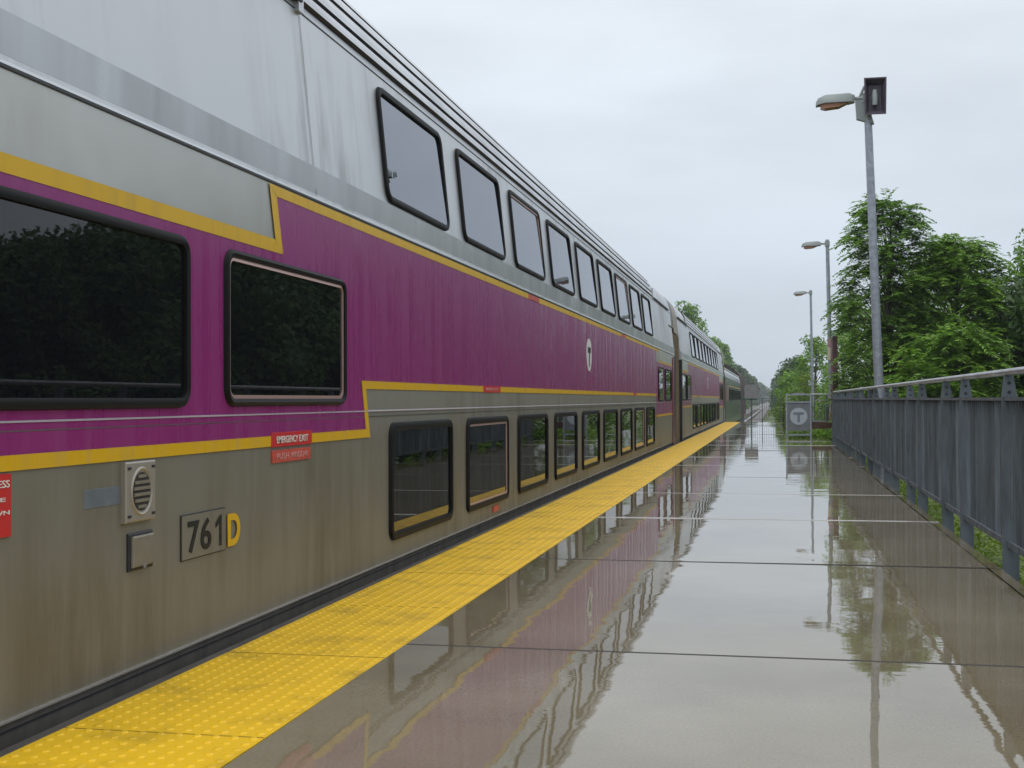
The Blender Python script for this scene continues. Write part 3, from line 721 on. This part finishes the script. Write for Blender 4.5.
for a, c in zip(bounds, bounds[1:]):
    if c - a < .3: continue
    b = MB(); b.box(FX - .022, FX + .022, a + .02, c - .02, FZ0 - .02, FZ0 + .018); b.box(FX - .03, FX + .03, a + .001, c - .001, FZ1, FZ1 + .02)
    n = int((c - a - .08) / .087); 
    for i in range(n):
        y = a + .045 + (c - a - .09) * (i + .5) / n
        jx = random.uniform(-.0015, .0015)
        b.box(FX - .0125 + jx, FX + .0125 + jx, y - .0095, y + .0095, FZ0 + .018, FZ1)
    b.build('picket_panel', M['galv_dark'], fe)

# T panel gate at the end of the wide part
tp = thing('emblem_panel', (.58, 33.6, 0), 'grey steel guard panel with a pale round T emblem, beside the low fence', 'barrier panel')
b = MB(); b.box(.27, .31, 33.58, 33.63, 0, 1.13); b.box(.87, .91, 33.58, 33.63, 0, 1.13); b.box(.31, .87, 33.58, 33.63, 1.09, 1.13); b.box(.31, .87, 33.58, 33.63, .90, .94); b.box(.31, .87, 33.58, 33.63, .07, .11)
b.build('frame', M['galv'], tp)
b = MB(); b.box(.31, .87, 33.6, 33.62, .19, .90); b.build('panel', M['tpanel'], tp)
b = MB(); b.tube([(.59, 33.598, .56), (.59, 33.590, .56)], .215, 32); b.tube([(.36, 33.598, 1.015), (.36, 33.59, 1.015)], .02, 8); dsc = b.build('emblem_disc', M['tdisc'], tp)
b = MB(); b.box(.46, .72, 33.584, 33.589, .60, .665); b.box(.56, .62, 33.584, 33.589, .41, .6005); b.build('letter', mat('emblem_grey', (.16, .19, .22), .5), dsc)
b = MB(); b.box(.45, .75, 33.585, 33.64, 1.131, 1.15); b.build('cap', M['pipe'], tp)
# cross fence beyond
cf = thing('cross_fence', (1.25, 36, 0), 'short low picket fence across the gap, right of the grey T panel', 'fence')
b = MB(); b.tube([(.93, 36, 1.12), (1.75, 36, 1.12)], .024, 8); b.box(.93, 1.75, 35.98, 36.02, .95, .98); b.box(.93, 1.75, 35.98, 36.02, .38, .41); b.build('rail', M['pipe'], cf)
b = MB()
for i in range(9): b.box(.95 + i * .09, .975 + i * .09, 35.99, 36.01, .41, .95)
b.build('pickets', M['galv_dark'], cf)
b = MB(); b.box(.93, 1.75, 35.95, 36.05, .12, .376); b.build('fascia', M['brownbeam'], cf)
for x in (.95, 1.35, 1.7):
    b = MB(); b.box(x, x + .05, 35.965, 36.035, -.6, 1.1); b.build('post', M['galv_dark'], cf)
# end fence
ef = thing('end_fence', (-.4, 57.2, 0), 'thin see through picket fence closing the far end of the platform', 'fence')
b = MB(); b.box(-1.35, .26, 57.19, 57.21, 1.03, 1.045); b.box(-1.35, .26, 57.19, 57.21, .115, .13); b.build('rail', M['galv_dark'], ef)
b = MB()
for i in range(17): b.box(-1.33 + i * .097, -1.321 + i * .097, 57.195, 57.205, .13, 1.03)
b.build('pickets', M['galv_dark'], ef)
for x in (-1.38, -.55, .24):
    b = MB(); b.box(x, x + .03, 57.185, 57.215, -.1, 1.06); b.build('post', M['galv_dark'], ef)
# sign seen from behind at the platform end
sg = thing('platform_sign', (-.97, 56., 0), 'grey square sign on a green post at the far end of the platform', 'sign')
b = MB(); b.box(-1.26, -.70, 56.0, 56.02, 1.03, 1.6); b.build('sign_plate', M['signback'], sg)
b = MB(); b.box(-1.0, -.95, 56.021, 56.06, -.0, 1.62); b.box(-1.42, -.74, 56.021, 56.05, .96, 1.02); b.build('post', M['green_post'], sg)
# tall sign board seen edge-on
sb = thing('sign_board', (1.62, 35.2, -.5), 'tall dark maroon board standing edge on behind the fence beside the second lamp post', 'sign')
b = MB(); b.box(1.49, 1.62, 34.9, 36.1, .45, 2.64); b.build('board', M['brownpost'], sb, bevel=.01)
b = MB(); b.box(1.50, 1.61, 34.95, 35.07, -.9, .449); b.build('leg', M['galv_dark'], sb)
b = MB(); b.box(1.50, 1.61, 35.9, 36.02, -.9, .449); b.build('leg', M['galv_dark'], sb)

# ================================================================== lamp posts
def lamp_post(bx, by, tx, top, r0, label, flood=False):
    t = thing('lamp_post', (bx, by, -.6), label, 'lamp post', 'lamp posts behind the platform fence')
    b = MB(); b.tube([(bx, by, -.62), (bx, by, -.2), (tx, by, top - (.4 if flood else 0))], [r0 * 1.12, r0 * 1.05, r0 * .80], 14); b.box(bx - .16, bx + .16, by - .16, by + .16, -.64, -.58); b.build('shaft', M['galv'], t, smooth=True)
    z = top - .12 if not flood else top - .36
    # cobra head pointing to the track
    arm = MB(); arm.tube([(tx, by, z), (tx - .22, by, z + .01)], .028, 8); arm.box(tx - .07, tx + .07, by - .07, by + .07, z - .07, z + .07); arm.build('arm', M['lamp'], t)
    def hd(x, w, zt, zb):
        return [(x, by - w, zb), (x, by - w * .97, zt - .025), (x, by - w * .75, zt), (x, by + w * .75, zt), (x, by + w * .97, zt - .025), (x, by + w, zb)]
    x0 = tx - .18
    b = MB(); b.loft([hd(x0, .06, z + .05, z - .05), hd(x0 - .08, .12, z + .075, z - .055), hd(x0 - .42, .13, z + .06, z - .06), hd(x0 - .52, .09, z + .02, z - .075), hd(x0 - .55, .05, z - .03, z - .09)], cap0=True, cap1=True)
    h = b.build('lamp_head', M['lamp'], t, smooth=True)
    b = MB(); b.loft([[(x_, by - w_, zt_), (x_, by - w_, zb_), (x_, by + w_, zb_), (x_, by + w_, zt_)] for x_, w_, zt_, zb_ in ((x0 - .09, .07, z - .045, z - .058), (x0 - .22, .095, z - .045, z - .115), (x0 - .42, .095, z - .045, z - .135), (x0 - .485, .07, z - .055, z - .12))], cap0=True, cap1=True)
    b.build('lens', M['lens'], h)
    if flood:
        # flat flood lamp on the post top, its open face to the platform
        fx0, fx1, fz0, fz1 = tx - .05, tx + .245, z - .28, z + .255; yb, yf = by - .02, by - .20
        b = MB()
        o1 = [(fx0, yf, fz0), (fx1, yf, fz0), (fx1 + .01, yf, fz1), (fx0 - .01, yf, fz1)]; i1 = [(fx0 + .018, yf, fz0 + .018), (fx1 - .018, yf, fz0 + .018), (fx1 - .012, yf, fz1 - .02), (fx0 + .012, yf, fz1 - .02)]
        i2 = [(fx0 + .06, yf + .11, fz0 + .09), (fx1 - .06, yf + .11, fz0 + .09), (fx1 - .06, yf + .11, fz1 - .09), (fx0 + .06, yf + .11, fz1 - .09)]
        bk = [(fx0 + .04, yb, fz0 + .05), (fx1 - .04, yb, fz0 + .05), (fx1 - .04, yb, fz1 - .05), (fx0 + .04, yb, fz1 - .05)]
        b.loft([bk, o1, i1, i2], cap0=True, cap1=True); fl = b.build('floodlight', M['lamp_dark'], t)
        cx_, cz_ = (fx0 + fx1) / 2 - .005, (fz0 + fz1) / 2
        b = MB(); b.tube([(cx_, yf + .06, cz_ - .12), (cx_, yf + .06, cz_ + .02), (cx_, yf + .06, cz_ + .10)], [.04, .045, .03], 12); b.build('bulb', M['lamp'], fl, smooth=True)
        b = MB(); b.loft([[(tx - .17, by - .06, z - .03), (tx - .02, by - .06, z - .03), (tx - .02, by + .06, z - .03), (tx - .17, by + .06, z - .03)], [(tx - .155, by - .05, z - .30), (tx + .09, by - .05, z - .38), (tx + .09, by + .05, z - .38), (tx - .155, by + .05, z - .30)]], cap0=True, cap1=True)
        b.tube([(tx - .12, by, z), (tx - .04, by, z + .18)], .02, 8)
        b.build('mounting_bracket', M['lamp'], t)
    return t
lamp_post(1.52, 19.4, 1.52 - .175, 5.72, .068, 'nearest tall lamp post, with a square floodlight and a side lamp on top', True)
l2 = lamp_post(1.62, 38.6, 1.62 - .10, 5.62, .065, 'middle lamp post beside the maroon board, carrying two small pale signs')
b = MB(); b.box(1.50, 1.67, 38.50, 38.51, 2.52, 2.74); b.build('sign', M['pink'], l2, label='small pink sign on the post')
b = MB(); b.box(1.50, 1.67, 38.50, 38.51, 2.13, 2.49); b.build('sign', M['cream'], l2, label='small cream sign on the post')
b = MB(); b.box(1.55, 1.66, 38.44, 38.53, .32, .63); b.build('junction_box', M['orange'], l2, label='rust orange box low on the post', bevel=.01)
lamp_post(1.62, 57.5, 1.62 - .07, 5.72, .06, 'farthest and smallest lamp post, nearest the rails')

# ================================================================== vegetation
def norm(v): return v / np.maximum(1e-9, np.linalg.norm(v, axis=-1, keepdims=True))
def fronds(base, dirs, L_, droop, nl=13, lw=.40, ll=.155):
    """base (n,3), dirs (n,3) unit -> leaflet quads"""
    n = len(base); s = np.linspace(.12, 1., nl); up = np.array([0, 0, 1.])
    sidev = norm(np.cross(dirs, up)); Q = []
    P = base[:, None] + dirs[:, None] * (L_[:, None, None] * s[None, :, None]); P[..., 2] -= droop[:, None] * L_[:, None] * s ** 2
    T = dirs[:, None] * np.ones((1, nl, 1)); T = T.copy(); T[..., 2] -= 2 * droop[:, None] * s; T = norm(T)
    for sg_ in (-1, 1):
        d = sidev[:, None] * sg_ * .9 + T * .45; d = d.copy(); d[..., 2] -= .12; d += rng.normal(0, .13, d.shape); d = norm(d)
        l = (ll * (1.08 - .75 * np.abs(s - .45) ** 1.5) * (L_[:, None] / .75))[..., None] * rng.uniform(.85, 1.15, (n, nl, 1))
        w = norm(np.cross(d, np.broadcast_to(up, d.shape) + rng.normal(0, .25, d.shape))) * l * lw * .5
        Q.append(np.stack([P, P + d * l * .42 + w, P + d * l, P + d * l * .42 - w], axis=2).reshape(-1, 4, 3))
    # stalk
    k = np.array([0., .5, 1.]); R0 = base[:, None] + dirs[:, None] * (L_[:, None, None] * k[None, :, None]); R0[..., 2] -= droop[:, None] * L_[:, None] * k ** 2
    wv = sidev * .006
    for i in (0, 1): Q.append(np.stack([R0[:, i] - wv, R0[:, i + 1] - wv * .5, R0[:, i + 1] + wv * .5, R0[:, i] + wv], axis=1))
    return np.concatenate(Q)
def limbs(mb, base, top, tips, r0):
    """trunk from base to top, limbs curving to every tip"""
    base = Vector(base); top = Vector(top)
    pts = [base.lerp(top, t) + Vector((math.sin(t * 5 + base.y) * .06, math.cos(t * 4 + base.x) * .05, 0)) * (t > 0) for t in (0, .2, .4, .6, .8, 1)]
    mb.tube(pts, [r0, r0 * .8, r0 * .66, r0 * .5, r0 * .34, r0 * .14], 8)
    H = top.z - base.z
    for t in tips:
        t = Vector(t); f = max(.12, min(.93, (t.z - base.z) / H - .10 - .16 * random.random()))
        i = min(4, int(f * 5)); st = pts[i].lerp(pts[i + 1], f * 5 - i)
        mid = st.lerp(t, .5) + Vector((0, 0, .12 * (t - st).length * random.uniform(.2, 1)))
        rr = r0 * (1 - f) * .30 + .007
        mb.tube([st, mid, t], [rr, rr * .6, rr * .22], 5, cap=False)
def frond_tree(x, y, zb, zt, rad, tips, label, leaf, group, name='sumac_tree', L0=.75, low=.18, per=19, prof=None):
    t = thing(name, (x, y, zb), label, 'tree', group)
    P = []
    for i in range(tips):
        f = low + (1 - low) * ((i + .5) / tips) ** .9
        r = rad * (prof(f) if prof else (math.sin(math.pi * min(1, (1 - f) * .62 + .08)) ** .8)) * math.sqrt(rng.uniform(.12, 1))
        a = i * 2.39996 + rng.normal(0, .3)
        P.append((x + r * math.cos(a), y + r * math.sin(a), zb + (zt - .25 - zb) * f))
    P.append((x, y, zt - .3)); P = np.array(P)
    tr = MB(); limbs(tr, (x, y, zb), (x + .05, y, zt - .3), P, .03 + .012 * (zt - zb)); tr.build('trunk', M['bark'], t, smooth=True)
    n = len(P); base = np.repeat(P, per, 0) + rng.normal(0, .05, (n * per, 3))
    a = rng.uniform(0, 2 * np.pi, n * per); el = rng.uniform(-.1, .9, n * per)
    out = base - np.array([x, y, 0]); out[:, 2] = 0; out = norm(out) * .5
    d = np.stack([np.cos(a) * np.cos(el), np.sin(a) * np.cos(el), np.sin(el)], 1) + out; d = norm(d)
    Ls = L0 * rng.uniform(.65, 1.15, n * per)
    Q = fronds(base, d, Ls, rng.uniform(.25, .70, n * per))
    quads('crown', Q, leaf, t)
    return t
def leaf_cloud(centers, radii, n_each, size, squash=.85):
    """leaf quads scattered through the shells of many small clumps"""
    Q = []
    for c, r in zip(centers, radii):
        n = max(12, int(n_each * r * r))
        d = norm(rng.normal(0, 1, (n, 3))); rr = r * rng.uniform(.35, 1.08, (n, 1)) ** .6
        p = np.array(c) + d * rr * np.array([1, 1, squash])
        nrm = norm(d + rng.normal(0, .7, (n, 3)) + np.array([0, 0, .5])); t1 = norm(np.cross(nrm, rng.normal(0, 1, (n, 3)))); t2 = np.cross(nrm, t1)
        s = size * rng.uniform(.6, 1.3, (n, 1))
        Q.append(np.stack([p - t1 * s, p + t2 * s * .55, p + t1 * s, p - t2 * s * .55], axis=1))
    return np.concatenate(Q)
def broad_tree(x, y, zb, zt, rad, label, leaf, group, size=.12, dens=260, nc=46, low=.2, name='broadleaf_tree', cat='tree', trunk=True, lean=0.):
    t = thing(name, (x, y, zb), label, cat, group)
    H = zt - zb; cs = []; rs2 = []
    for i in range(nc):
        f = low + (1 - low) * (i + .5) / nc
        rr = rad * (math.sin(math.pi * min(1, max(.0, (f - low) / (1 - low) * .80 + .14))) ** .7)
        a = i * 2.39996 + rng.normal(0, .5); q = math.sqrt(rng.uniform(.05, 1)) * rr * .82
        cs.append((x + q * math.cos(a) + lean * f, y + q * math.sin(a), zb + H * f - .10 * rad)); rs2.append(rad * rng.uniform(.20, .36))
    cs.append((x + lean, y, zt - .2 * rad)); rs2.append(rad * .22)
    if trunk:
        tr = MB(); limbs(tr, (x, y, zb - .1), (x, y, zb + H * .86), cs, .03 * H * .7 + .03); tr.build('trunk' if cat == 'tree' else 'stems', M['bark'], t, smooth=True)
    quads('crown' if cat == 'tree' else 'foliage', leaf_cloud(cs, rs2, dens, size), leaf, t)
    return t

GR = 'trees on the right behind the fence'
pT1 = lambda f: ((.62 + .84 * f) if f < .45 else 1.0 - (f - .45) * 1.05) * (1 + .12 * math.sin(f * 23))
frond_tree(2.85, 34.5, -1.1, 6.25, 1.3, 84, 'tall sumac with layered fronds directly behind the nearest lamp post, highest tree top', M['leaf_a'], GR, L0=.68, prof=pT1)
frond_tree(4.6, 35.5, -1.2, 5.35, 1.75, 120, 'bright green rounded sumac just right of the nearest lamp post', M['leaf_b'], GR, L0=.68, low=.10)
frond_tree(4.0, 31.5, -1.1, 2.8, 1.45, 46, 'low young sumac rising just above the fence under the bright rounded one', M['leaf_b'], GR, L0=.7, low=.15)
frond_tree(6.3, 37., -1.3, 4.4, 1.7, 66, 'medium sumac filling the dip between the bright tree and the right edge tree', M['leaf_a'], GR, L0=.75, low=.1)
broad_tree(8.6, 42.5, -1.4, 6.4, 2.4, 'dark leafy tree cut by the right edge of the photo', M['leaf_a'], GR, size=.085, dens=620, nc=60, low=.1)
frond_tree(4.0, 43, -1.2, 4.2, 1.4, 44, 'small sumac between the maroon board and the nearest lamp post', M['leaf_b'], GR, L0=.65, low=.15)
broad_tree(3.1, 52, -1.3, 4.9, 1.7, 'leafy tree behind the maroon board, right of the middle lamp post', M['leaf_a'], GR, size=.085, dens=520, nc=50, low=.1)
broad_tree(5.4, 41.5, -1.3, 5.5, 2.1, 'full leafy tree filling in behind the bright rounded sumac', M['leaf_b'], GR, size=.075, dens=700, nc=56, low=.05)
broad_tree(3.7, 39.5, -1.3, 4.3, 1.25, 'slim leafy tree filling in behind the nearest lamp post', M['leaf_a'], GR, size=.07, dens=900, nc=44, low=.05)
# trees further along the fence line, outside the frame but mirrored in the train windows
GB = 'trees beside the platform mirrored in the train windows'
mir = [(7.6, 11.5, 2.9, 2.2), (8.6, 15.2, 3.1, 2.5), (7.8, 19, 3.5, 2.3), (8.4, 22.5, 4.0, 2.3), (8.5, 26.5, 4.9, 2.1), (9.0, 30., 5.6, 2.5), (9.6, 34.2, 6.2, 2.5), (11.4, 39, 6.8, 2.7)]
first = None
for i, (x, y, zt, r) in enumerate(mir):
    if i in (0, 1, 2):
        t = broad_tree(x, y, -1.42, zt, r, 'dark tree mirrored only in the big windows of the nearest train car', M['leaf_c'], GB, size=.065, dens=1900, nc=70, low=.0)
        if first is None: first = []
        first.append((t, zt + 1.42))
    else:
        src, h = first[i % 3]; t = copy_tree(src); t.location = (x, y, -1.42); k = (zt + 1.42) / h; t.scale = (k, k, k); t.rotation_euler.z = i * 1.3
# far right row
GF = 'distant trees along the right of the railway'
# (x, y, top, rad, leaf, label)
fr_ = [(2.35, 78, 4.7, 1.75, 'leaf_a', 'leafy tree behind the farthest lamp post'),
       (1.5, 63.5, 2.2, 1.0, 'leaf_y', 'yellow green bush behind the grey T panel'),
       (3.4, 68, 4.5, 1.5, 'leaf_b', 'bright tree between the farthest and middle lamp posts'),
       (.45, 72, 1.1, .85, 'leaf_y', 'low yellow green bush at the end of the platform beside the rails'),
       (1.2, 96, 3.0, 1.5, 'leaf_b', 'mid green tree above the low bush beside the rails'),
       (2.0, 122, 4.9, 2.2, 'leaf_c', 'dark tree with ragged top left of the farthest lamp post'),
       (1.9, 160, 5.6, 2.6, 'leaf_c', 'hazy dark tree second in the distance right of the rails'),
       (1.7, 215, 5.6, 3.0, 'leaf_c', 'hazy tree third in the distance right of the rails'),
       (2.2, 300, 6.4, 4.0, 'leaf_c', 'pale hazy tree fourth in the distance right of the rails'),
       (2.6, 430, 8.0, 5.0, 'leaf_c', 'faintest hazy tree right of the rails by the vanishing point')]
for x, y, zt, r, lf, lab in fr_:
    isb = zt < 2.5
    broad_tree(x, y, -1.45, zt, r, lab, M[lf], GF, size=max(.07, y * .0011), dens=(500 if y < 130 else 120) * (.6 if r > 2 else 1), nc=44, low=.02, name='bush' if isb else 'broadleaf_tree', cat='bush' if isb else 'tree')
# left row beyond the train
GL = 'trees left of the railway beyond the train'
lf_ = [(-9.8, 150, 11.9, 3.4, 'leaf_a', 'big tree rising above the roof of the second double deck car'),
       (-9.3, 192, 10.2, 3.0, 'leaf_a', 'tree stepping down over the roof of the second double deck car'),
       (-9.2, 240, 11.2, 2.6, 'leaf_a', 'green tree above the roof of the single deck coach'),
       (-10.3, 330, 9.6, 3.6, 'leaf_c', 'round topped tree just past the locomotive'),
       (-9.6, 395, 10.0, 4.2, 'leaf_c', 'second round topped tree past the locomotive'),
       (-9.6, 500, 9.4, 5.0, 'leaf_c', 'hazy tree left of the rails near the vanishing point'),
       (-9.0, 700, 9.2, 6.0, 'leaf_c', 'palest tree left of the rails at the vanishing point')]
for x, y, zt, r, lf, lab in lf_:
    broad_tree(x, y, -1.45, zt, r, lab, M[lf], GL, size=y * .0012, dens=130 if y < 300 else 70, nc=60, low=.05)
GS = 'bushes along the left of the rails'
for i, (x, y, zt, r) in enumerate([(-8.2, 125, 1.4, 1.8), (-8.3, 170, 1.9, 2.2), (-8.4, 230, 2.2, 2.6), (-8.5, 310, 2.4, 3.0)]):
    broad_tree(x, y, -1.45, zt, r, ['nearest', 'second', 'third', 'farthest'][i] + ' of the low bushes left of the rails past the locomotive', M['leaf_b'], GS, size=y * .0011, dens=130, nc=30, low=.02, name='bush', cat='bush')
# a distant wood closing the view
cs = [(x, 900 + rng.uniform(-30, 30), rng.uniform(0, 7)) for x in np.linspace(-160, 160, 60)]
fw = quads('distant_wood', leaf_cloud(cs, [6.5] * len(cs), 14, 1.1), M['leaf_c']); tag(fw, 'far hazy wood behind the end of the line', 'wood', kind='stuff')

# weeds on the bank just under the fence
n = 26000
y = 3 + 34 * rng.uniform(0, 1, n) ** 1.2; x = 1.40 + rng.exponential(.55, n)
zz = np.array([gz(a, 1.) for a in x]) + rng.uniform(0, .20, n) * (1 + .8 * np.sin(y * 2.1) * np.sin(x * 3))
p = np.stack([x, y, zz], 1); nrm = norm(rng.normal(0, .6, (n, 3)) + np.array([0, 0, 1.])); t1 = norm(np.cross(nrm, rng.normal(0, 1, (n, 3)))); t2 = np.cross(nrm, t1); s = rng.uniform(.012, .032, (n, 1))
wd = quads('weeds', np.stack([p - t1 * s, p + t2 * s * .6, p + t1 * s, p - t2 * s * .6], axis=1), M['leaf_y']); tag(wd, 'bright green weeds on the bank under the fence', 'weeds', kind='stuff')
n = 9000
y = rng.uniform(34.1, 35.8, n); x = rng.uniform(.3, 2.1, n); zz = -.3 + rng.uniform(0, 1, n) ** 1.6 * .50
p = np.stack([x, y, zz], 1); nrm = norm(rng.normal(0, .8, (n, 3)) + np.array([0, 0, 1.])); t1 = norm(np.cross(nrm, rng.normal(0, 1, (n, 3)))); t2 = np.cross(nrm, t1); s = rng.uniform(.03, .06, (n, 1))
wd = quads('weeds', np.stack([p - t1 * s, p + t2 * s * .5, p + t1 * s, p - t2 * s * .5], axis=1), M['leaf_b']); tag(wd, 'green weeds growing at the end of the wide platform under the cross fence', 'weeds', kind='stuff')
b = MB(); b.box(.27, 2.2, 33.95, 36.2, -1.5, -.3); struct(b.build('embankment', M['ground']))

# ================================================================== haze
b = MB(); b.box(-1600, 1600, -320, 3100, -3, 16); hz = b.build('haze'); hz['kind'] = 'stuff'
hm = bpy.data.materials.new('haze_air'); hm.use_nodes = True; nt = hm.node_tree; nt.nodes.clear()
pv = nt.nodes.new('ShaderNodeVolumePrincipled'); pv.inputs['Density'].default_value = .00045; pv.inputs['Color'].default_value = (.90, .95, 1, 1)
ho = nt.nodes.new('ShaderNodeOutputMaterial'); nt.links.new(pv.outputs[0], ho.inputs['Volume']); hz.data.materials.clear(); hz.data.materials.append(hm)
